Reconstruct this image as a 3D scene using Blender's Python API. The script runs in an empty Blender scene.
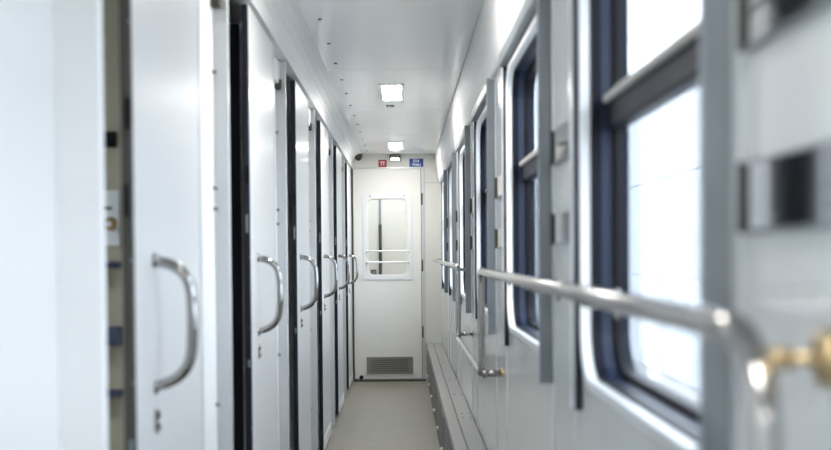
import bpy, bmesh, math, random
from mathutils import Vector

random.seed(4)
sc = bpy.context.scene
COL = sc.collection

# ------------------------------------------------------------------ camera
CAMZ = 1.227
F = 1130.0                                   # focal length in pixels of the 831 px frame
cam_d = bpy.data.cameras.new('camera')
cam = bpy.data.objects.new('camera', cam_d); COL.objects.link(cam)
cam_d.sensor_width = 36.0
cam_d.lens = F / 831.0 * 36.0
cam_d.shift_x = (415.5 - 404.0) / 831.0
PITCH_DOWN = 0.022                           # radians; the frame is the upper part of a slightly lowered view
cam_d.shift_y = (254.0 + F * PITCH_DOWN - 225.0) / 831.0
cam_d.clip_start = 0.02
cam_d.dof.use_dof = True
cam_d.dof.focus_distance = 8.5
cam_d.dof.aperture_fstop = 2.9
cam.location = (0, 0, CAMZ)
cam.rotation_mode = 'XYZ'
# level view down the corridor (+Y) with a slight roll of the hand-held camera
from mathutils import Matrix
cam.matrix_world = Matrix.Translation((0, 0, CAMZ)) @ Matrix.Rotation(math.radians(90) - PITCH_DOWN, 4, 'X') @ Matrix.Rotation(math.radians(-0.46), 4, 'Z')
sc.camera = cam

# ------------------------------------------------------------------ world, exposure
w = bpy.data.worlds.new('overcast_sky'); sc.world = w; w.use_nodes = True
bg = w.node_tree.nodes['Background']
bg.inputs['Color'].default_value = (0.86, 0.92, 1.0, 1)
bg.inputs['Strength'].default_value = 3.5
sc.view_settings.view_transform = 'Standard'
sc.view_settings.look = 'None'
sc.view_settings.gamma = 1.0
sc.view_settings.use_curve_mapping = False
sc.view_settings.exposure = 0.95
LAMP = 31.0                                  # emission of the lit diffusers

# ------------------------------------------------------------------ materials
def mat(name, col, rough=0.5, metal=0.0, var=0.0, scale=6.0, bump=0.0, bscale=80.0, spec=0.5, coat=0.0, stretch=(1, 1, 1)):
    m = bpy.data.materials.new(name); m.use_nodes = True
    nt = m.node_tree; b = nt.nodes['Principled BSDF']
    b.inputs['Base Color'].default_value = (*col, 1)
    b.inputs['Roughness'].default_value = rough
    b.inputs['Metallic'].default_value = metal
    b.inputs['Specular IOR Level'].default_value = spec
    b.inputs['Coat Weight'].default_value = coat
    b.inputs['Coat Roughness'].default_value = 0.08
    tc = nt.nodes.new('ShaderNodeTexCoord'); mp = nt.nodes.new('ShaderNodeMapping')
    nt.links.new(tc.outputs['Object'], mp.inputs['Vector']); mp.inputs['Scale'].default_value = stretch
    n = nt.nodes.new('ShaderNodeTexNoise'); n.inputs['Scale'].default_value = scale; n.inputs['Detail'].default_value = 6
    nt.links.new(mp.outputs['Vector'], n.inputs['Vector'])
    mx = nt.nodes.new('ShaderNodeMix'); mx.data_type = 'RGBA'
    mx.inputs['A'].default_value = (*[c * (1 - var) for c in col], 1)
    mx.inputs['B'].default_value = (*[min(1, c * (1 + var)) for c in col], 1)
    nt.links.new(n.outputs['Fac'], mx.inputs['Factor'])
    nt.links.new(mx.outputs['Result'], b.inputs['Base Color'])
    if bump > 0:
        n2 = nt.nodes.new('ShaderNodeTexNoise'); n2.inputs['Scale'].default_value = bscale; n2.inputs['Detail'].default_value = 3
        nt.links.new(mp.outputs['Vector'], n2.inputs['Vector'])
        bp = nt.nodes.new('ShaderNodeBump'); bp.inputs['Strength'].default_value = bump; bp.inputs['Distance'].default_value = 0.002
        nt.links.new(n2.outputs['Fac'], bp.inputs['Height']); nt.links.new(bp.outputs['Normal'], b.inputs['Normal'])
    return m

def emit(name, col, s):
    m = bpy.data.materials.new(name); m.use_nodes = True
    b = m.node_tree.nodes['Principled BSDF']
    b.inputs['Base Color'].default_value = (0.9, 0.9, 0.9, 1)
    b.inputs['Emission Color'].default_value = (*col, 1); b.inputs['Emission Strength'].default_value = s
    return m

def glass(name, tint):
    m = bpy.data.materials.new(name); m.use_nodes = True
    nt = m.node_tree; nt.nodes.clear()
    out = nt.nodes.new('ShaderNodeOutputMaterial'); mix = nt.nodes.new('ShaderNodeMixShader')
    tr = nt.nodes.new('ShaderNodeBsdfTransparent'); tr.inputs['Color'].default_value = (*tint, 1)
    gl = nt.nodes.new('ShaderNodeBsdfGlossy'); gl.inputs['Roughness'].default_value = 0.02
    lw = nt.nodes.new('ShaderNodeLayerWeight'); lw.inputs['Blend'].default_value = 0.5      # facing = 1 - |cos|, the same on both faces of the pane
    pw = nt.nodes.new('ShaderNodeMath'); pw.operation = 'POWER'; pw.inputs[1].default_value = 5.0
    fr = nt.nodes.new('ShaderNodeMath'); fr.operation = 'MULTIPLY_ADD'; fr.inputs[1].default_value = 0.96; fr.inputs[2].default_value = 0.04
    nt.links.new(lw.outputs['Facing'], pw.inputs[0]); nt.links.new(pw.outputs[0], fr.inputs[0])
    nt.links.new(fr.outputs[0], mix.inputs['Fac']); nt.links.new(tr.outputs[0], mix.inputs[1])
    nt.links.new(gl.outputs[0], mix.inputs[2]); nt.links.new(mix.outputs[0], out.inputs['Surface'])
    return m

M = dict(
    door=mat('white_door_paint', (0.70, 0.705, 0.71), 0.32, var=0.015, bump=0.03, bscale=25, coat=0.15),
    recess=mat('white_wall_paint', (0.78, 0.79, 0.79), 0.4, var=0.02),
    jamb=mat('grey_aluminium_jamb', (0.60, 0.61, 0.62), 0.35, metal=0.35, var=0.03),
    jamb_white=mat('white_jamb_paint', (0.86, 0.87, 0.88), 0.35, var=0.02),
    seal=mat('navy_rubber_seal', (0.012, 0.015, 0.028), 0.35, var=0.2),
    seal_grey=mat('dark_grey_seal', (0.06, 0.056, 0.05), 0.5, var=0.1),
    ceil=mat('white_ceiling_laminate', (0.88, 0.885, 0.89), 0.24, var=0.015, bump=0.03, bscale=8, coat=0.2),
    cove=mat('white_cove_laminate', (0.80, 0.80, 0.79), 0.6, var=0.015),
    wallr=mat('pale_grey_wall_laminate', (0.72, 0.74, 0.74), 0.2, var=0.02, bump=0.04, bscale=10, coat=0.3),
    endw=mat('warm_white_end_wall', (0.70, 0.70, 0.66), 0.45, var=0.02),
    endd=mat('warm_white_end_door', (0.80, 0.80, 0.77), 0.4, var=0.015),
    floor=mat('beige_grey_vinyl', (0.27, 0.25, 0.205), 0.42, var=0.12, scale=9, bump=0.1, bscale=160),
    steel=mat('brushed_steel', (0.42, 0.41, 0.395), 0.09, metal=1.0, var=0.03, scale=40),
    chrome=mat('polished_steel', (0.34, 0.335, 0.33), 0.10, metal=1.0, var=0.02),
    brass=mat('worn_brass', (0.56, 0.43, 0.24), 0.28, metal=1.0, var=0.08),
    white_trim=mat('white_window_trim', (0.78, 0.79, 0.81), 0.3, var=0.01, coat=0.3),
    navy=mat('navy_window_frame', (0.006, 0.008, 0.018), 0.4, var=0.15, spec=0.15),
    navy_sheen=mat('blue_grey_sky_sheen', (0.022, 0.033, 0.065), 0.35, var=0.1, spec=0.3),
    black=mat('black_rubber', (0.008, 0.008, 0.010), 0.45, var=0.2, spec=0.2),
    guide=mat('blue_grey_blind_guide', (0.26, 0.29, 0.32), 0.4, metal=0.3, var=0.04),
    guide_light=mat('light_blind_guide', (0.70, 0.73, 0.76), 0.3, metal=0.3, var=0.03),
    plaque=mat('glossy_grey_plaque', (0.36, 0.37, 0.39), 0.06, metal=1.0, var=0.03),
    rail_edge=mat('beige_grey_rail', (0.42, 0.40, 0.37), 0.4, var=0.05),
    ledge=mat('grey_metal_ledge', (0.30, 0.30, 0.29), 0.4, var=0.06, scale=20),
    heater=mat('dark_grey_heater_grille', (0.20, 0.20, 0.195), 0.5, metal=0.2, var=0.1),
    bolt=mat('pale_bolt_metal', (0.88, 0.88, 0.87), 0.3),
    dark=mat('dark_grey_plastic', (0.05, 0.05, 0.05), 0.4, var=0.1),
    grille=mat('dull_vent_metal', (0.25, 0.245, 0.225), 0.5, metal=0.3, var=0.06, scale=30),
    hole=mat('vent_hole_black', (0.05, 0.045, 0.04), 0.7),
    red=mat('red_sign_face', (0.36, 0.03, 0.04), 0.4, var=0.03),
    pink=mat('faded_white_print', (0.75, 0.50, 0.50), 0.5),
    blue=mat('blue_sign_face', (0.010, 0.065, 0.30), 0.4, var=0.05),
    ink=mat('white_print', (0.80, 0.84, 0.92), 0.5),
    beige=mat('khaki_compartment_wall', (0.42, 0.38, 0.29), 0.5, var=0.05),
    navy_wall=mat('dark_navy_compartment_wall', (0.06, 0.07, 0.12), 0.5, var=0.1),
    facade=mat('pale_facade_panel', (0.50, 0.52, 0.54), 0.6, var=0.05),
    facade_d=mat('facade_joint_grey', (0.46, 0.48, 0.50), 0.7),
    gravel=mat('grey_gravel', (0.36, 0.36, 0.35), 0.9, var=0.25, scale=14),
    lamp=emit('lit_diffuser', (1.0, 0.97, 0.92), LAMP),
    vfill=emit('added_vestibule_glow', (1.0, 1.0, 1.0), 14.0),  # emission of the added vestibule lamp
    exitlamp=emit('lit_exit_diffuser', (1.0, 1.0, 0.96), 6.0),
    glass=glass('window_glass', (0.93, 0.96, 0.98)),
    dglass=glass('door_glass', (0.92, 0.93, 0.92)),
)

# ------------------------------------------------------------------ mesh helpers
class MB:
    def __init__(s): s.v = []; s.f = []; s.smooth = []
    def add(s, vs, fs, sm=False):
        o = len(s.v); s.v += [tuple(v) for v in vs]
        for f in fs: s.f.append(tuple(i + o for i in f)); s.smooth.append(sm)
        return s
    def box(s, x0, x1, y0, y1, z0, z1):
        vs = [(x, y, z) for z in (z0, z1) for y in (y0, y1) for x in (x0, x1)]
        return s.add(vs, [(0, 2, 3, 1), (4, 5, 7, 6), (0, 1, 5, 4), (2, 6, 7, 3), (0, 4, 6, 2), (1, 3, 7, 5)])
    def tube(s, pts, r, n=14, caps=True):
        pts = [Vector(p) for p in pts]; rings = []
        t = (pts[1] - pts[0]).normalized()
        up = Vector((0, 0, 1)) if abs(t.z) < 0.9 else Vector((1, 0, 0))
        u = t.cross(up).normalized()
        for i, p in enumerate(pts):
            if i == 0: t = (pts[1] - pts[0]).normalized()
            elif i == len(pts) - 1: t = (pts[-1] - pts[-2]).normalized()
            else: t = ((pts[i] - pts[i - 1]).normalized() + (pts[i + 1] - pts[i]).normalized()).normalized()
            u = (u - t * u.dot(t)).normalized(); v = t.cross(u)
            rr_ = r[i] if isinstance(r, (list, tuple)) else r
            rings.append([p + (u * math.cos(a) + v * math.sin(a)) * rr_ for a in [2 * math.pi * k / n for k in range(n)]])
        vs = [q for g in rings for q in g]; fs = []
        for i in range(len(pts) - 1):
            for k in range(n):
                a, b = i * n + k, i * n + (k + 1) % n
                fs.append((a, b, b + n, a + n))
        s.add(vs, fs, True)
        if caps:
            o = len(s.v) - len(vs)
            s.f.append(tuple(o + k for k in reversed(range(n)))); s.smooth.append(False)
            s.f.append(tuple(o + len(vs) - n + k for k in range(n))); s.smooth.append(False)
        return s
    def profile(s, pts, y0, y1, sm=False):          # closed X-Z outline carried along Y
        n = len(pts)
        vs = [(x, y0, z) for x, z in pts] + [(x, y1, z) for x, z in pts]
        fs = [(k, (k + 1) % n, (k + 1) % n + n, k + n) for k in range(n)]
        s.add(vs, fs, sm); o = len(s.v) - 2 * n
        s.f.append(tuple(o + k for k in reversed(range(n)))); s.smooth.append(False)
        s.f.append(tuple(o + n + k for k in range(n))); s.smooth.append(False)
        return s
    def ring(s, A, B, c0, c1, axis='x'):            # solid ring between two loops, thickness c0..c1 along axis
        P = (lambda p, c: (c, p[0], p[1])) if axis == 'x' else (lambda p, c: (p[0], c, p[1]))
        n = len(A)
        vs = [P(p, c0) for p in A] + [P(p, c0) for p in B] + [P(p, c1) for p in A] + [P(p, c1) for p in B]
        fs = []
        for k in range(n):
            j = (k + 1) % n
            fs += [(k, j, n + j, n + k), (2 * n + k, 3 * n + k, 3 * n + j, 2 * n + j), (k, 2 * n + k, 2 * n + j, j), (n + k, n + j, 3 * n + j, 3 * n + k)]
        return s.add(vs, fs)
    def slab(s, A, c0, c1, axis='x'):               # solid plate with outline A
        P = (lambda p, c: (c, p[0], p[1])) if axis == 'x' else (lambda p, c: (p[0], c, p[1]))
        n = len(A)
        vs = [P(p, c0) for p in A] + [P(p, c1) for p in A]
        fs = [tuple(range(n)), tuple(2 * n - 1 - k for k in range(n))] + [(k, n + k, n + (k + 1) % n, (k + 1) % n) for k in range(n)]
        return s.add(vs, fs)
    def build(s, name, m, parent=None, bevel=0.0, segs=2, loc=None):
        me = bpy.data.meshes.new(name); me.from_pydata(s.v, [], s.f)
        me.materials.append(m if not isinstance(m, str) else M[m])
        bm = bmesh.new(); bm.from_mesh(me); bmesh.ops.recalc_face_normals(bm, faces=bm.faces); bm.to_mesh(me); bm.free()
        me.polygons.foreach_set('use_smooth', s.smooth if len(s.smooth) == len(me.polygons) else [False] * len(me.polygons))
        o = bpy.data.objects.new(name, me); COL.objects.link(o)
        if loc: o.location = loc
        if parent: o.parent = parent
        if bevel:
            b = o.modifiers.new('soft_edges', 'BEVEL'); b.width = bevel; b.segments = segs; b.limit_method = 'ANGLE'
        return o

def box(*a): return MB().box(*a)
def empty(name, loc=(0, 0, 0)):
    o = bpy.data.objects.new(name, None); COL.objects.link(o); o.location = loc; o.empty_display_size = 0.05
    return o
def tag(o, label=None, cat=None, group=None, kind=None):
    if label: o['label'] = label
    if cat: o['category'] = cat
    if group: o['group'] = group
    if kind: o['kind'] = kind
    return o
def struct(o, label, cat): return tag(o, label, cat, None, 'structure')
def rr(a0, a1, b0, b1, r, n=8):
    pts = []
    for ca, cb, s0 in ((a1 - r, b1 - r, 0), (a0 + r, b1 - r, 90), (a0 + r, b0 + r, 180), (a1 - r, b0 + r, 270)):
        for k in range(n + 1):
            t = math.radians(s0 + 90 * k / n); pts.append((ca + r * math.cos(t), cb + r * math.sin(t)))
    return pts
def bend(pts, r, n=7):                               # round the corners of a polyline
    P = [Vector(p) for p in pts]; out = [P[0]]
    for i in range(1, len(P) - 1):
        a = (P[i - 1] - P[i]).normalized(); b = (P[i + 1] - P[i]).normalized()
        rad = r[i - 1] if isinstance(r, (list, tuple)) else r
        p0, p1 = P[i] + a * rad, P[i] + b * rad
        for k in range(n + 1):
            t = k / n; out.append(p0 * (1 - t) ** 2 + P[i] * 2 * t * (1 - t) + p1 * t ** 2)
    return out + [P[-1]]
def copy_tree(o, parent=None):
    c = o.copy(); COL.objects.link(c); c.parent = parent
    for ch in list(o.children): copy_tree(ch, c)
    return c
ORD = ['first', 'second', 'third', 'fourth', 'fifth', 'sixth', 'seventh', 'eighth', 'ninth']

# ------------------------------------------------------------------ dimensions (metres)
XL, XLW, XR = -0.50, -0.542, 0.36            # door faces, wall behind the doors, window wall
YB, YE = -3.2, 10.9                          # corridor ends
ZC = 2.19                                    # ceiling
PITCH = 1.6

# ------------------------------------------------------------------ floor, ceiling, coves
fl = box(-2.36, 0.46, YB - 0.1, YE + 1.6, -0.06, 0.0).build('floor', 'floor')
struct(fl, 'beige grey vinyl floor of the train corridor', 'floor')

ce = empty('ceiling', (0, 0, ZC)); struct(ce, 'glossy white panelled corridor ceiling', 'ceiling')
edges = [YB] + [round(-2.07 + PITCH * k, 3) for k in range(0, 9)] + [YE + 1.6]
edges = [e for i, e in enumerate(edges) if i == 0 or e > edges[i - 1]]
for a, b in zip(edges, edges[1:]):
    box(-0.60, 0.312, a + 0.0015, b - 0.0015, 0.0, 0.02).build('ceiling_panel', 'ceil', ce, 0.0015, 1)
box(-2.36, 0.46, YB - 0.1, YE + 1.6, 0.02, 0.06).build('backing', 'recess', ce)
cap = None
y = 1.43
while y < YE - 0.2:
    if cap is None:
        cap = MB().tube([(0, 0, 0.001), (0, 0, -0.004)], 0.009, 10).build('screw_cap', 'dark', ce, loc=(-0.335, y, 0))
    else:
        c = cap.copy(); COL.objects.link(c); c.location = (-0.335, y, 0)
    y += 0.535
# small sensor marks beside the lamp
for dx in (-0.098, -0.078, -0.062):
    box(dx - 0.008, dx + 0.008, 7.33, 7.41, -0.004, 0.001).build('sensor_lens', 'dark', ce)

P = [(-0.395, ZC - 0.0005), (-0.425, ZC - 0.006), (-0.452, ZC - 0.020), (-0.474, ZC - 0.045), (-0.486, ZC - 0.078), (-0.490, ZC - 0.115), (-0.492, ZC - 0.128),
     (-0.540, ZC - 0.128), (-0.545, ZC - 0.0005)]
o = MB().profile(P, YB, YE - 0.002).build('trim_1', 'cove'); struct(o, 'curved white cove above the compartment doors', 'cove')
P = [(0.314, ZC + 0.002), (0.310, ZC - 0.02), (0.314, ZC - 0.10), (0.324, ZC - 0.20), (0.334, ZC - 0.255), (0.338, ZC - 0.272), (0.345, ZC - 0.282), (0.361, ZC - 0.284), (0.40, ZC - 0.284), (0.40, ZC + 0.002)]
o = MB().profile(P, YB, YE - 0.002).build('trim_2', 'cove'); struct(o, 'white sloping fascia above the corridor windows', 'fascia')

# ------------------------------------------------------------------ left wall, sliding doors
wl = empty('wall_left', (XLW, 0, 0)); struct(wl, 'white compartment wall behind the sliding doors', 'wall')
OPEN = [(0, 1.88, 2.61, 2.10)] + [(k, 3.26 + PITCH * (k - 1), 3.99 + PITCH * (k - 1), 2.10 + PITCH * k) for k in range(1, 6)]  # opening start, end, leaf start
prev = YB
for k, a, b, lf in OPEN:
    wx = 0.0 if k else -0.034
    box(wx - 0.03, wx, prev, a, 0.0, ZC - 0.05).build('wall_panel', 'recess', wl, 0.002, 1)
    box(-0.03, -0.002, a, b, 2.078, ZC - 0.05).build('header_panel', 'recess', wl)
    depth = -0.080 if k == 0 else -0.045
    j = box(depth - XLW + XL, XL - XLW, a - 0.004, a + 0.02, 0.0, 2.058).build('jamb', 'jamb_white' if k == 0 else 'jamb', wl, 0.004, 2)
    if k == 0: prev = b; continue
    box(-0.002, 0.018, a - 0.14, a - 0.012, 1.955, 2.05).build('latch_box', 'jamb_white', wl, 0.006, 3)
    box(0.0, 0.028, a - 0.05, a - 0.02, 1.93, 1.975).build('rubber_buffer', 'seal_grey', wl, 0.008, 3)
    for z in (0.35, 0.80, 1.36, 1.42, 1.75):
        MB().tube([(0.0, a - 0.03, z), (0.012, a - 0.03, z)], 0.006, 10).build('screw', 'chrome', wl)
    prev = b
box(-0.03, 0.0, prev, YE, 0.0, ZC - 0.05).build('wall_panel', 'recess', wl, 0.002, 1)
box(-0.036, -0.02, YB, OPEN[0][1] - 0.01, 0.0, 0.07).build('skirting', 'jamb_white', wl)

def sliding_door(n, y0, wid, label, navy=True):
    t = empty('door_%d' % n, (XL, y0, 0.0)); struct(t, label, 'door')
    T = 0.022
    box(-T, 0.0, 0.006, wid, 0.022, 2.046).build('leaf', 'door', t, 0.004, 2)
    sl = box(-T - 0.001, -0.0015, -0.004, 0.010, 0.024, 2.044).build('edge_seal', 'seal' if navy else 'seal_grey', t, 0.002, 1)
    box(-0.014, -0.002, -0.007, 0.004, 1.46, 1.52).build('striker', 'black', sl)
    box(-0.016, -0.007, -0.008, 0.004, 1.30, 1.36).build('latch', 'guide' if navy else 'black', sl)
    box(-0.014, -0.006, -0.008, 0.004, 0.86, 0.885).build('catch', 'guide', sl)
    for z in (0.45, 0.66, 0.99, 1.22, 1.66, 1.82):
        MB().tube([(-0.004, 0.004, z), (-0.004, -0.0065, z)], 0.0028, 8).build('seal_screw', 'chrome', sl)
    # D shaped pull handle
    hy = 0.16
    h = MB().tube(bend([(-0.004, hy, 1.218), (0.070, hy, 1.205), (0.078, hy, 1.10), (0.070, hy, 0.985), (-0.004, hy, 0.965)], [0.055, 0.05, 0.055]), 0.0113, 16).build('handle', 'chrome', t)
    for z in (1.2185, 0.9645):
        MB().tube([(-0.001, hy, z), (0.004, hy, z)], 0.015, 16).build('rosette', 'chrome', h)
    e = MB().slab(rr(hy - 0.013, hy + 0.015, 0.872, 0.922, 0.008, 4), -0.001, 0.004).build('lock_plate', 'steel', t)
    MB().tube([(0.003, hy + 0.002, 0.908), (0.008, hy + 0.002, 0.908)], 0.007, 12).build('keyhole', 'dark', e)
    MB().tube([(0.003, hy + 0.002, 0.886), (0.010, hy + 0.002, 0.886)], 0.006, 12).build('turn_knob', 'chrome', e)
    # stile line at the far side of the leaf
    box(-0.001, 0.0015, wid - 0.045, wid - 0.040, 0.03, 2.04).build('stile_strip', 'jamb', t)
    box(-0.001, 0.004, 0.02, wid - 0.01, 0.024, 0.10).build('kick_plate', 'jamb_white', t, 0.001, 1)
    return t
where = ['white sliding door beside the khaki compartment, open a hand width', 'half open white sliding door, second counted from the khaki compartment',
         'third white sliding door counted from the khaki compartment', 'third white sliding door counted from the end door',
         'white sliding door next to the last one before the end door', 'last white sliding door, right beside the corridor end door']
for k, a, b, lf in OPEN:
    sliding_door(k + 1, lf, 0.72, where[k], k > 0)
t0 = box(-0.022, 0, 0.50, 1.24, 0.022, 2.046)
d0 = empty('door_8', (XL, 0, 0)); struct(d0, 'closed white door leaf before the khaki compartment opening', 'door')
t0.build('leaf', 'door', d0, 0.004, 2)
MB().tube(bend([(-0.004, .66, 1.218), (0.070, .66, 1.205), (0.078, .66, 1.10), (0.070, .66, 0.985), (-0.004, .66, 0.965)], [0.055, 0.05, 0.055]), 0.0113, 16).build('handle', 'chrome', d0)

# compartments behind the doors
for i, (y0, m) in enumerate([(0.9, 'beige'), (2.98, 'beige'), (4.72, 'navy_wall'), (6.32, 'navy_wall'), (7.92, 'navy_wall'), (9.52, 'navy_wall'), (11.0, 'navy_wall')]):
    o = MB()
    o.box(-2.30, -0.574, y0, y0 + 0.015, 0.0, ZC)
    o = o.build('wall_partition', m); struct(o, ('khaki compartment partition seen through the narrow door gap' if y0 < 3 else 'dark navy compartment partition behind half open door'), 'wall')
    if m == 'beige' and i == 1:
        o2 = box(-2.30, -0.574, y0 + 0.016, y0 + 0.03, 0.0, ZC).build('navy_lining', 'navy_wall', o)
ow = empty('wall_outer', (-2.32, 0, 0)); struct(ow, 'outer train wall behind the compartments', 'wall')
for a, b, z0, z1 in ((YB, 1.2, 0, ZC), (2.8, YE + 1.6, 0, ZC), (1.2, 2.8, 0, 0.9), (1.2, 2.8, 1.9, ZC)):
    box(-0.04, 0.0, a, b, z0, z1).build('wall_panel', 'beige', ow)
wo = empty('window_9', (-2.33, 2.0, 1.4)); struct(wo, 'compartment window in the outer train wall', 'window')
MB().ring(rr(-0.8, 0.8, -0.5, 0.5, 0.02, 3), rr(-0.74, 0.74, -0.44, 0.44, 0.06, 3), -0.02, 0.02).build('frame', 'white_trim', wo)
MB().slab(rr(-0.745, 0.745, -0.445, 0.445, 0.06, 3), -0.003, 0.003).build('pane', 'glass', wo)

# fittings on the khaki partition, seen through the gap
PY = 2.98
def at_gap(x0, x1, z0, z1, d, name, m, parent, bev=0.002): return box(x0, x1, PY - d, PY + 0.0005, z0, z1).build(name, m, parent, bev, 2)
t = empty('switch_plate', (0, 0, 0)); tag(t, 'white switch plate with round brass knob inside the khaki compartment', 'switch')
at_gap(-0.84, -0.748, 1.255, 1.40, 0.008, 'plate', 'recess', t)
k_ = MB().tube([(-0.770, PY - 0.006, 1.312), (-0.770, PY - 0.022, 1.312)], [0.019, 0.016], 18).build('knob', 'brass', t)
MB().tube([(-0.770, PY - 0.0215, 1.312), (-0.770, PY - 0.026, 1.312)], 0.007, 14).build('knob_cap', 'bolt', k_)
at_gap(-0.784, -0.766, 1.35, 1.357, 0.012, 'indicator', 'dark', t, 0)
t = empty('coat_hook', (0, 0, 0)); tag(t, 'black coat hook plate above the switch in khaki compartment', 'hook')
at_gap(-0.825, -0.752, 1.513, 1.555, 0.012, 'plate', 'black', t)
MB().tube(bend([(-0.79, PY - 0.006, 1.53), (-0.79, PY - 0.04, 1.525), (-0.79, PY - 0.045, 1.55)], 0.012), 0.005, 10).build('prong', 'black', t)
for z, hh, lab in ((1.205, 0.016, 'upper dark blue shelf edge in the khaki compartment'), (1.018, 0.05, 'thick dark blue folded berth edge in the khaki compartment'), (0.868, 0.018, 'lower dark blue shelf edge in the khaki compartment')):
    t = empty('berth_shelf', (0, 0, 0)); tag(t, lab, 'shelf')
    at_gap(-1.6, -0.745, z - hh / 2, z + hh / 2, 0.03, 'board', 'navy_wall', t, 0.004)
    at_gap(-0.80, -0.79, z - hh / 2 - 0.05, z - hh / 2 + 0.001, 0.02, 'bracket', 'dark', t, 0)

# ------------------------------------------------------------------ right wall with windows
wr = empty('wall_right', (XR, 0, 0)); struct(wr, 'glossy pale grey window wall of the corridor', 'wall')
ZW0, ZW1 = 0.963, 1.853
ZT = ZC - 0.28
def win_panel(yn, yf):                               # wall panel with a rounded window opening, y relative to wall
    A = rr(yn - 0.075, yf + 0.10, 0.0, ZT + 0.02, 0.0006); B = rr(yn + 0.008, yf - 0.008, ZW0 + 0.008, ZW1 - 0.008, 0.11)
    MB().ring(A, B, 0.0, 0.03).build('window_panel', 'wallr', wr)
WIN = [(1.28 + PITCH * k, 2.26 + PITCH * k) for k in range(-2, 6)]
WIN[3] = (WIN[3][0] - 0.09, WIN[3][1])
pe = YB
for yn, yf in WIN:
    a, b = pe, yn - 0.075
    if b - a > 0.05:
        box(0.0, 0.03, a + 0.0015, b - 0.0015, 0.0, ZT + 0.02).build('pier_panel', 'wallr', wr, 0.0015, 1)
        for s in (a, b): box(-0.0025, 0.001, s - 0.006, s + 0.006, 0.368, ZT).build('joint_strip', 'guide_light', wr)
    win_panel(yn, yf); pe = yf + 0.10
box(0.0, 0.03, pe + 0.0015, YE, 0.0, ZT + 0.02).build('pier_panel', 'wallr', wr)
box(0.085, 0.09, YB, YE, -0.05, ZW0 - 0.03).build('outer_skin', 'recess', wr)
box(0.085, 0.09, YB, YE, ZW1 + 0.03, ZC + 0.05).build('outer_skin', 'recess', wr)
for (yn, yf), (yn2, _) in zip(WIN, WIN[1:]):
    box(0.085, 0.09, yf + 0.02, yn2 - 0.02, ZW0 - 0.03, ZW1 + 0.03).build('outer_skin', 'recess', wr)
box(0.085, 0.09, YB, WIN[0][0] - 0.02, ZW0 - 0.03, ZW1 + 0.03).build('outer_skin', 'recess', wr)
box(0.085, 0.09, WIN[-1][1] + 0.02, YE, ZW0 - 0.03, ZW1 + 0.03).build('outer_skin', 'recess', wr)

def window(n, yn, yf, label):
    t = empty('window_%d' % n, (XR, yn, ZW0)); struct(t, label, 'window')
    W, H = yf - yn, ZW1 - ZW0
    R = 0.12
    def L(m, r=None): return rr(m, W - m, m, H - m, (R - m) if r is None else r)
    MB().ring(L(0), L(0.020), -0.010, 0.012).build('trim_ring', 'white_trim', t, 0.003, 2)
    MB().ring(L(0.004), L(0.024), 0.012, 0.018).build('gasket', 'black', t)
    MB().ring(L(0.004), L(0.022), 0.018, 0.032).build('reveal', 'navy', t)
    MB().ring(L(0.004), L(0.0225), 0.032, 0.055).build('reveal_sky_sheen', 'navy_sheen', t)  # reflected sky blue put into the colour of this band
    MB().ring(L(0.004), L(0.036), 0.055, 0.072).build('sash_frame', 'black', t, 0.003, 2)
    MB().ring(L(0.002), L(0.034), 0.072, 0.084).build('outer_frame', 'navy', t)
    zd0, zd1 = 0.505, 0.572
    dv = box(0.040, 0.076, 0.025, W - 0.025, zd0, zd1).build('divider', 'navy', t, 0.006, 2)
    box(0.030, 0.042, 0.05, W - 0.05, zd1 - 0.018, zd1 - 0.002).build('pull_rail', 'rail_edge', dv, 0.003, 2)
    MB().slab(rr(0.03, W - 0.03, 0.03, zd0 + 0.004, 0.06, 4), 0.060, 0.066).build('pane', 'glass', t)
    MB().slab(rr(0.03, W - 0.03, zd1 - 0.004, H - 0.03, 0.06, 4), 0.060, 0.066).build('pane', 'glass', t)
    # roller blind guides: a closed back towards one neighbour, a dark solid strip for the shade of an open slot on the other
    z0 = -0.055; z1 = ZT - ZW0
    box(-0.031, 0.0, -0.040, -0.020, z0, z1).build('blind_guide', 'guide', t, 0.002, 1)
    g = box(-0.017, 0.0, W + 0.035, W + 0.075, z0, z1).build('blind_guide', 'guide_light', t, 0.002, 1)
    box(-0.0145, 0.0, W + 0.022, W + 0.0355, z0, z1 - 0.02).build('slot_shade', 'seal', g)
    bx_ = box(-0.030, 0.0, -0.020, W + 0.035, z1 - 0.045, z1 - 0.003).build('blind_cassette', 'guide', t, 0.004, 2)
    return t
wl_lab = ['corridor window beside the far corner pillar', 'corridor window beside the handrail end', 'corridor window with its divider bar, beside the brass handrail mount',
          'corridor window between the brass mount window and the rail step', 'corridor window above the lowered part of the handrail',
          'third corridor window counted from the end door', 'second corridor window counted from the end door', 'last corridor window before the end door']
for i, (yn, yf) in enumerate(WIN): window(i + 1, yn, yf, wl_lab[i])

# glossy plaques on the piers
def plaque(y1, z0, z1, label, group):
    t = empty('wall_plaque', (XR, y1 - 0.15, z0)); tag(t, label, 'plaque', group)
    h = z1 - z0
    box(-0.010, 0.001, -0.15, 0.15, 0, h).build('backing', 'guide', t, 0.002, 1)
    box(-0.0105, -0.009, -0.146, 0.138, 0.004, h - 0.004).build('face', 'plaque', t)
    box(-0.016, -0.002, 0.139, 0.150, 0.0, h).build('end_stop', 'seal_grey', t, 0.001, 1)
for i, y1 in enumerate([1.17, 2.66, 4.27, 5.87, 7.47, 9.07]):
    spot = 'between the %s and %s windows counted from the end door' % (ORD[5 - i], ORD[6 - i])
    plaque(y1, CAMZ + 0.018, CAMZ + 0.092, 'lower glossy grey plaque ' + spot, 'lower plaques on the piers')
    plaque(y1, CAMZ + 0.205, CAMZ + 0.285, 'upper glossy grey plaque ' + spot, 'upper plaques on the piers')

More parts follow.
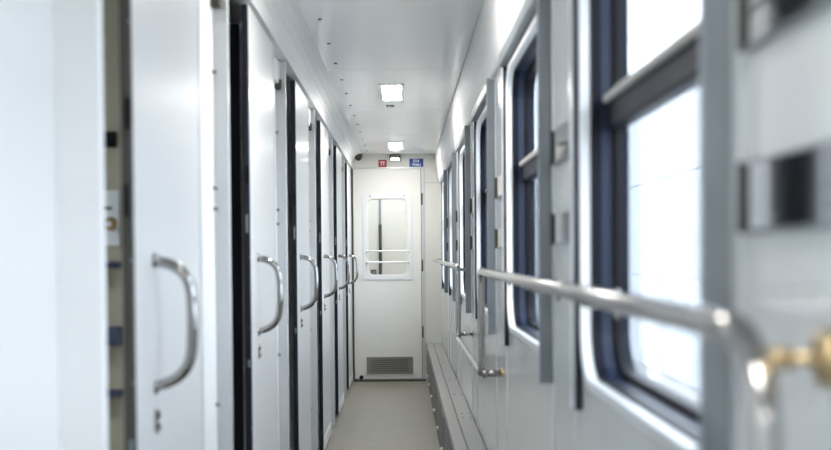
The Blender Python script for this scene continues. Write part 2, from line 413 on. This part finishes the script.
# ------------------------------------------------------------------ heater covers and ledge
XH = 0.219
lg = empty('heater_ledge', (XH, 0, 0.33)); tag(lg, 'long grey metal ledge on the heater covers under the windows', 'ledge')
box(-0.006, 0.055, YB, YE - 0.003, 0.0, 0.040).build('front_lip', 'ledge', lg, 0.006, 2)
box(0.058, XR - XH - 0.004, YB, YE - 0.003, 0.0, 0.036).build('top_plate', 'ledge', lg, 0.002, 1)
box(0.050, 0.06, YB, YE - 0.003, 0.0, 0.03).build('groove', 'dark', lg)
for y in (4.9, 5.9, 6.05, 6.9, 7.7, 8.9): 
    for x in (0.085, 0.125):
        MB().tube([(x, y, 0.035), (x, y, 0.0385)], 0.005, 8).build('screw', 'dark', lg)
hy = [YB] + [round(-1.7 + 1.6 * k, 2) for k in range(8)] + [YE - 0.004]
for i, (a, b) in enumerate(zip(hy, hy[1:])):
    t = empty('heater_cover', (XH, a, 0)); tag(t, 'dark grey perforated heater cover under the ledge, %s from the end door' % ORD[8 - i], 'heater', 'heater covers along the window wall')
    L = b - a
    box(0.0, 0.02, 0.002, L - 0.002, 0.02, 0.329).build('panel', 'ledge', t, 0.002, 1)
    g = MB(); 
    n = max(2, int(L / 0.028)); dz = 0.021
    rows = 11
    for r_ in range(rows + 1): g.box(-0.006, 0.0, 0.03, L - 0.03, 0.06 + r_ * dz, 0.06 + r_ * dz + 0.009)
    for c_ in range(n + 1):
        yy = 0.03 + (L - 0.06 - 0.010) * c_ / n; g.box(-0.0055, 0.0, yy, yy + 0.010, 0.06, 0.06 + rows * dz + 0.009)
    gg = g.build('grille', 'heater', t)
    box(-0.002, 0.001, 0.03, L - 0.03, 0.06, 0.06 + rows * dz).build('grille_backing', 'hole', t)
    for yy in (0.10, L * 0.55) if L > 0.9 else (0.1,):
        MB().tube([(0.0, yy, 0.115), (-0.018, yy, 0.115), (-0.024, yy, 0.115)], [0.013, 0.013, 0.008], 12).build('bolt', 'bolt', t)
    box(0.0, 0.02, 0.0, L, 0.0, 0.019).build('plinth', 'dark', t)

# ------------------------------------------------------------------ handrail
XH_, ZH, ZLO = 0.280, 1.162, 0.788
Y0, Y1, Y2, Y3 = 0.878, 4.11, 5.86, 10.45
hr = empty('handrail', (XH_, Y0, ZLO)); tag(hr, 'long steel handrail with a lowered middle part along the window wall', 'handrail')
base = Vector((XH_, Y0, ZLO))
def rel(pts): return [Vector(p) - base for p in pts]
MB().tube(rel(bend([(XH_, Y0 - 1.6, ZLO), (XH_, Y0, ZLO), (XH_, Y0, ZH), (XH_, Y1, ZH), (XH_, Y1, ZLO), (XH_, Y2, ZLO), (XH_, Y2, ZH), (XH_, Y3, ZH), (XR - 0.002, Y3 + 0.06, ZH)], 
    [0.06, 0.10, 0.05, 0.045, 0.05, 0.05, 0.05, 0.03], 8)), 0.0140, 20).build('rail', 'steel', hr)
def standoff(y, z, m, drop=0.0):
    p = bend([(XH_ + 0.004, y, z - 0.010), (XH_ + 0.025, y, z - 0.022 - drop), (XR + 0.001, y, z - 0.022 - drop)], 0.012, 5)
    s = MB().tube(rel(p), 0.0075, 14).build('standoff', m, hr)
    zz = z - 0.022 - drop
    MB().tube(rel([(XR + 0.001, y, zz), (XR - 0.004, y, zz), (XR - 0.009, y, zz)]), [0.026, 0.026, 0.012], 20).build('flange', m, s)
    return s
for y in (1.9, 2.62, 3.85, 6.1, 7.4, 9.0): standoff(y, ZH, 'steel')
def straight(y, z, m, r, mf, xf, mc):                   # straight arm into a cup shaped wall flange, with a collar
    s = MB().tube(rel([(XH_ + 0.004, y, z), (XR + 0.001, y, z)]), r, 14).build('standoff', m, hr)
    MB().tube(rel([(XR + 0.001, y, z), (xf + 0.012, y, z), (xf + 0.003, y, z), (xf, y, z)]), [0.018, 0.022, 0.022, r + 0.004], 20).build('flange', mf, s)
    MB().tube(rel([(XH_ + 0.002, y, z), (XH_ + 0.021, y, z)]), r + 0.0035, 14).build('collar', mc, s)
straight(Y0, 1.143, 'brass', 0.0052, 'brass', 0.320, 'brass')
straight(Y1 - 0.004, ZLO + 0.002, 'chrome', 0.0125, 'brass', 0.350, 'chrome'); straight(Y2, ZLO + 0.02, 'steel', 0.008, 'steel', 0.350, 'steel')

# ------------------------------------------------------------------ end wall, end door
we = empty('wall_end', (0, YE, 0)); struct(we, 'warm white end wall around the corridor door', 'wall')
DX0, DX1, DZ1 = -0.478, 0.166, 2.048
box(-0.60, 0.46, 0.0, 0.05, DZ1 + 0.015, ZC).build('header_panel', 'endw', we)
box(DX1 + 0.04, 0.46, 0.0, 0.05, 0.0, 1.912).build('side_panel', 'endw', we, 0.0015, 1)
box(DX1 + 0.04, 0.46, 0.0, 0.05, 1.915, DZ1 + 0.0145).build('side_panel', 'endw', we, 0.0015, 1)
box(-0.95, DX0 - 0.02, 0.0, 0.05, 0.0, DZ1 + 0.0145).build('side_panel', 'endw', we)
box(DX0 - 0.02, DX1 + 0.04, -0.012, 0.05, DZ1, DZ1 + 0.016).build('door_lintel', 'jamb', we, 0.002, 1)
box(DX0 - 0.022, DX0 - 0.006, -0.008, 0.05, 0.0, DZ1).build('door_post', 'seal_grey', we)
box(DX1 + 0.006, DX1 + 0.04, -0.010, 0.05, 0.0, DZ1).build('door_post', 'jamb', we, 0.003, 2)
box(DX1 + 0.002, DX1 + 0.009, -0.006, 0.05, 0.0, DZ1).build('door_seal', 'dark', we)
box(DX0 - 0.02, DX1 + 0.04, -0.03, 0.06, 0.0, 0.018).build('threshold', 'dark', we, 0.004, 2)
for z in (0.42, 1.06, 1.70):
    MB().tube([(DX1 + 0.012, -0.016, z), (DX1 + 0.012, -0.016, z + 0.11)], 0.008, 10).build('hinge', 'dark', we)

ed = empty('door_7', (0, YE, 0)); struct(ed, 'warm white end door with barred window and vent grille', 'door')
WX0, WX1, WZ0, WZ1 = -0.392, 0.078, 0.981, 1.806
A = rr(DX0, DX1, 0.030, DZ1 - 0.004, 0.002); B = rr(WX0 + 0.05, WX1 - 0.05, WZ0 + 0.05, WZ1 - 0.05, 0.05)
MB().ring(A, B, -0.004, 0.036, 'y').build('leaf', 'endd', ed)
A = rr(WX0, WX1, WZ0, WZ1, 0.008); B = rr(WX0 + 0.045, WX1 - 0.045, WZ0 + 0.04, WZ1 - 0.045, 0.055)
wf = MB().ring(A, B, -0.014, -0.003, 'y').build('window_frame', 'white_trim', ed, 0.002, 1)
for x in (WX0 + 0.02, WX1 - 0.02):
    for z in (WZ0 + 0.1, WZ0 + 0.3, WZ0 + 0.5, WZ0 + 0.7):
        MB().tube([(x, -0.0135, z), (x, -0.017, z)], 0.005, 8).build('screw', 'jamb', wf)
for x in (WX0 + 0.07, WX1 - 0.07): MB().tube([(x, -0.0135, WZ1 - 0.018), (x, -0.017, WZ1 - 0.018)], 0.006, 8).build('screw', 'dark', wf)
MB().slab(rr(WX0 + 0.044, WX1 - 0.044, WZ0 + 0.039, WZ1 - 0.044, 0.054), 0.008, 0.013, 'y').build('pane', 'dglass', ed)
for z in (1.256, 1.150):
    br = MB().tube(bend([(WX0 + 0.03, -0.012, z - 0.012), (WX0 + 0.04, -0.045, z), (WX1 - 0.04, -0.045, z), (WX1 - 0.03, -0.012, z - 0.012)], 0.02), 0.0085, 12).build('guard_bar', 'white_trim', ed)
    for x in (WX0 + 0.03, WX1 - 0.03): MB().tube([(x, -0.013, z - 0.012), (x, -0.019, z - 0.012)], 0.014, 12).build('bar_foot', 'white_trim', br)
GX0, GX1, GZ0, GZ1 = -0.367, 0.082, 0.070, 0.234
vg = MB().slab(rr(GX0, GX1, GZ0, GZ1, 0.004, 2), -0.010, -0.003, 'y').build('vent_plate', 'grille', ed)
hb = MB()
for r_ in range(6):
    for c_ in range(17):
        x = GX0 + 0.052 + c_ * 0.0213 + (0.0053 if r_ % 2 else -0.0053); z = GZ0 + 0.030 + r_ * 0.0208
        hb.box(x - 0.0065, x + 0.0065, -0.0112, -0.0095, z - 0.005, z + 0.005)
hb = hb.build('vent_hole', 'hole', vg); hb['kind'] = 'stuff'
A = rr(GX0, GX1, GZ0, GZ1, 0.004, 2); B = rr(GX0 + 0.018, GX1 - 0.018, GZ0 + 0.014, GZ1 - 0.014, 0.004, 2)
MB().ring(A, B, -0.014, -0.009, 'y').build('vent_border', 'grille', vg)
t = empty('door_stop', (-0.418, YE - 0.03, 0.0)); tag(t, 'small round black rubber stop at the foot of the end door', 'door stop')
MB().tube([(0, 0.028, 0.04), (0, 0.0, 0.04), (0, -0.006, 0.04)], [0.020, 0.020, 0.014], 16).build('bumper', 'black', t)
box(-0.008, 0.008, 0.0, 0.02, 0.0, 0.03).build('bracket', 'dark', t)

# signs and fittings on the header panel
def face_sign(name, x0, x1, z0, z1, m, label):
    t = empty(name, (x0, YE, z0)); tag(t, label, 'sign')
    box(0, x1 - x0, -0.005, 0.001, 0, z1 - z0).build('plate', m, t, 0.001, 1)
    return t
def text(body, size, x, z, parent, m='ink'):
    c = bpy.data.curves.new('lettering', 'FONT'); c.body = body; c.size = size; c.align_x = 'CENTER'; c.align_y = 'CENTER'; c.extrude = 0.0004; c.offset = 0.0008
    src = bpy.data.objects.new('lettering', c); me = bpy.data.meshes.new_from_object(src); bpy.data.objects.remove(src); bpy.data.curves.remove(c)
    me.materials.clear(); me.materials.append(M[m]); o = bpy.data.objects.new('lettering', me); COL.objects.link(o)
    o.location = (x, -0.0062, z); o.rotation_euler = (math.pi / 2, 0, 0); o.parent = parent
    return o
def X(px): return (px - 404) / F * YE
def Z(py): return CAMZ + (254 - py) / F * YE
s = face_sign('blue_sign', 0.060, 0.195, 2.058, 2.143, 'blue', 'blue sign with two lines of white characters above the end door')
text('054', 0.040, 0.066, 0.062, s); text('79401', 0.036, 0.070, 0.024, s)
s = face_sign('red_sign', -0.238, -0.158, 2.058, 2.136, 'red', 'small square red sign with pale symbol above the end door')
MB().box(0.018, 0.062, -0.0062, -0.0048, 0.048, 0.062).box(0.024, 0.033, -0.0062, -0.0048, 0.022, 0.048).box(0.047, 0.056, -0.0062, -0.0048, 0.022, 0.048).build('symbol', 'pink', s)
t = empty('exit_lamp', (-0.13, YE, 2.12)); tag(t, 'small dark framed emergency lamp with lit lower strip above the end door', 'lamp')
box(0, 0.106, -0.045, 0.001, 0, 0.062).build('housing', 'dark', t, 0.004, 2)
box(0.012, 0.094, -0.049, -0.04, 0.004, 0.026).build('diffuser', 'exitlamp', t, 0.003, 2)
for i in range(4): box(0.014 + i * 0.022, 0.026 + i * 0.022, -0.048, -0.04, 0.034, 0.056).build('louvre', 'grille', t)
t = empty('dome_camera', (-0.428, YE - 0.06, 2.172)); tag(t, 'small dark dome camera in the corner above the end door', 'camera')
prof = [(0.034 * math.cos(a), -0.034 * math.sin(a)) for a in [math.pi / 2 * k / 8 for k in range(9)]]
MB().tube([(0, 0, z_ - 0.016) for r_, z_ in prof], [max(r_, 0.001) for r_, z_ in prof], 20).build('dome', 'dark', t)
MB().tube([(0, 0, 0.020), (0, 0, -0.012), (0, 0, -0.018)], [0.040, 0.040, 0.036], 20).build('base_ring', 'seal_grey', t)

# ------------------------------------------------------------------ vestibule behind the end door
vb = empty('wall_vestibule', (0, YE, 0)); struct(vb, 'white vestibule seen through the end door window', 'wall')
box(-0.95, -0.90, 0.05, 1.5, 0, ZC).build('side_wall', 'endd', vb)
box(0.455, 0.50, 0.05, 1.5, 0, ZC).build('side_wall', 'endd', vb)
box(-0.95, 0.50, 1.45, 1.5, 0, ZC).build('back_wall', 'endd', vb)
box(-0.272, -0.238, 1.40, 1.451, 0.0, 1.55).build('door_edge', 'dark', vb)
box(-0.266, -0.244, 1.41, 1.451, 1.55, ZC).build('door_edge_top', 'guide', vb)
t = empty('fuse_box', (-0.36, YE + 1.45, 0.97)); tag(t, 'small grey box on the vestibule wall behind the door glass', 'box')
box(0.0, 0.06, -0.05, 0.001, 0.0, 0.09).build('case', 'seal_grey', t, 0.004, 2); box(0.008, 0.052, -0.053, -0.049, 0.012, 0.078).build('cover', 'grille', t)
wb = box(-0.60, 0.46, YB - 0.05, YB, 0, ZC).build('wall_back', 'endw'); struct(wb, 'warm white wall closing the corridor behind the viewer', 'wall')

# ------------------------------------------------------------------ ceiling lamps
def ceiling_light(y, label, group=None):
    t = empty('ceiling_light', (-0.063, y, ZC)); tag(t, label, 'light', group)
    f = MB()
    for x0, x1, y0, y1 in ((-0.075, 0.075, -0.33, -0.308), (-0.075, 0.075, 0.308, 0.33), (-0.075, -0.056, -0.308, 0.308), (0.056, 0.075, -0.308, 0.308)):
        f.box(x0, x1, y0, y1, -0.006, 0.001)
    f.build('frame', 'cove', t)
    box(-0.0555, 0.0555, -0.3075, 0.3075, -0.004, 0.0005).build('diffuser', 'lamp', t)
for y, lab in ((6.75, 'lit rectangular ceiling lamp, with small sensor marks beside it'), (10.05, 'lit rectangular ceiling lamp close above the end door'), (3.45, 'lit rectangular ceiling lamp before the sensor marked one'), (0.15, 'lit rectangular ceiling lamp overhead'), (-2.2, 'lit rectangular ceiling lamp by the back wall')):
    ceiling_light(y, lab)
t = empty('added_vestibule_light', (-0.2, YE + 0.75, ZC)); tag(t, 'added square ceiling lamp brightening the vestibule behind the end door', 'light')  # out of view, added to brighten the vestibule behind the door glass
box(-0.22, 0.22, -0.22, 0.22, -0.012, 0.001).build('housing', 'cove', t); box(-0.20, 0.20, -0.20, 0.20, -0.016, -0.011).build('diffuser', 'vfill', t)

# ------------------------------------------------------------------ outside
g = box(-60, 60, -60, 90, -1.25, -1.15).build('ground', 'gravel'); struct(g, 'grey gravel ground outside the train', 'ground')
bd = empty('pale_building', (5.0, 26, -1.15)); tag(bd, 'pale panelled building outside the corridor windows', 'building')
box(0.05, 4.0, -14, 22, 0.0, 5.7).build('wall_core', 'facade_d', bd)
pm = None
for i in range(18):
    for j in range(3):
        if pm is None: pm = box(0.03, 0.05, 0.012, 1.988, 0.012, 1.888).build('facade_panel', 'facade', bd, loc=(0, -14, 0))
        else:
            c = pm.copy(); COL.objects.link(c); c.location = (0, -14 + 2 * i, 1.9 * j)
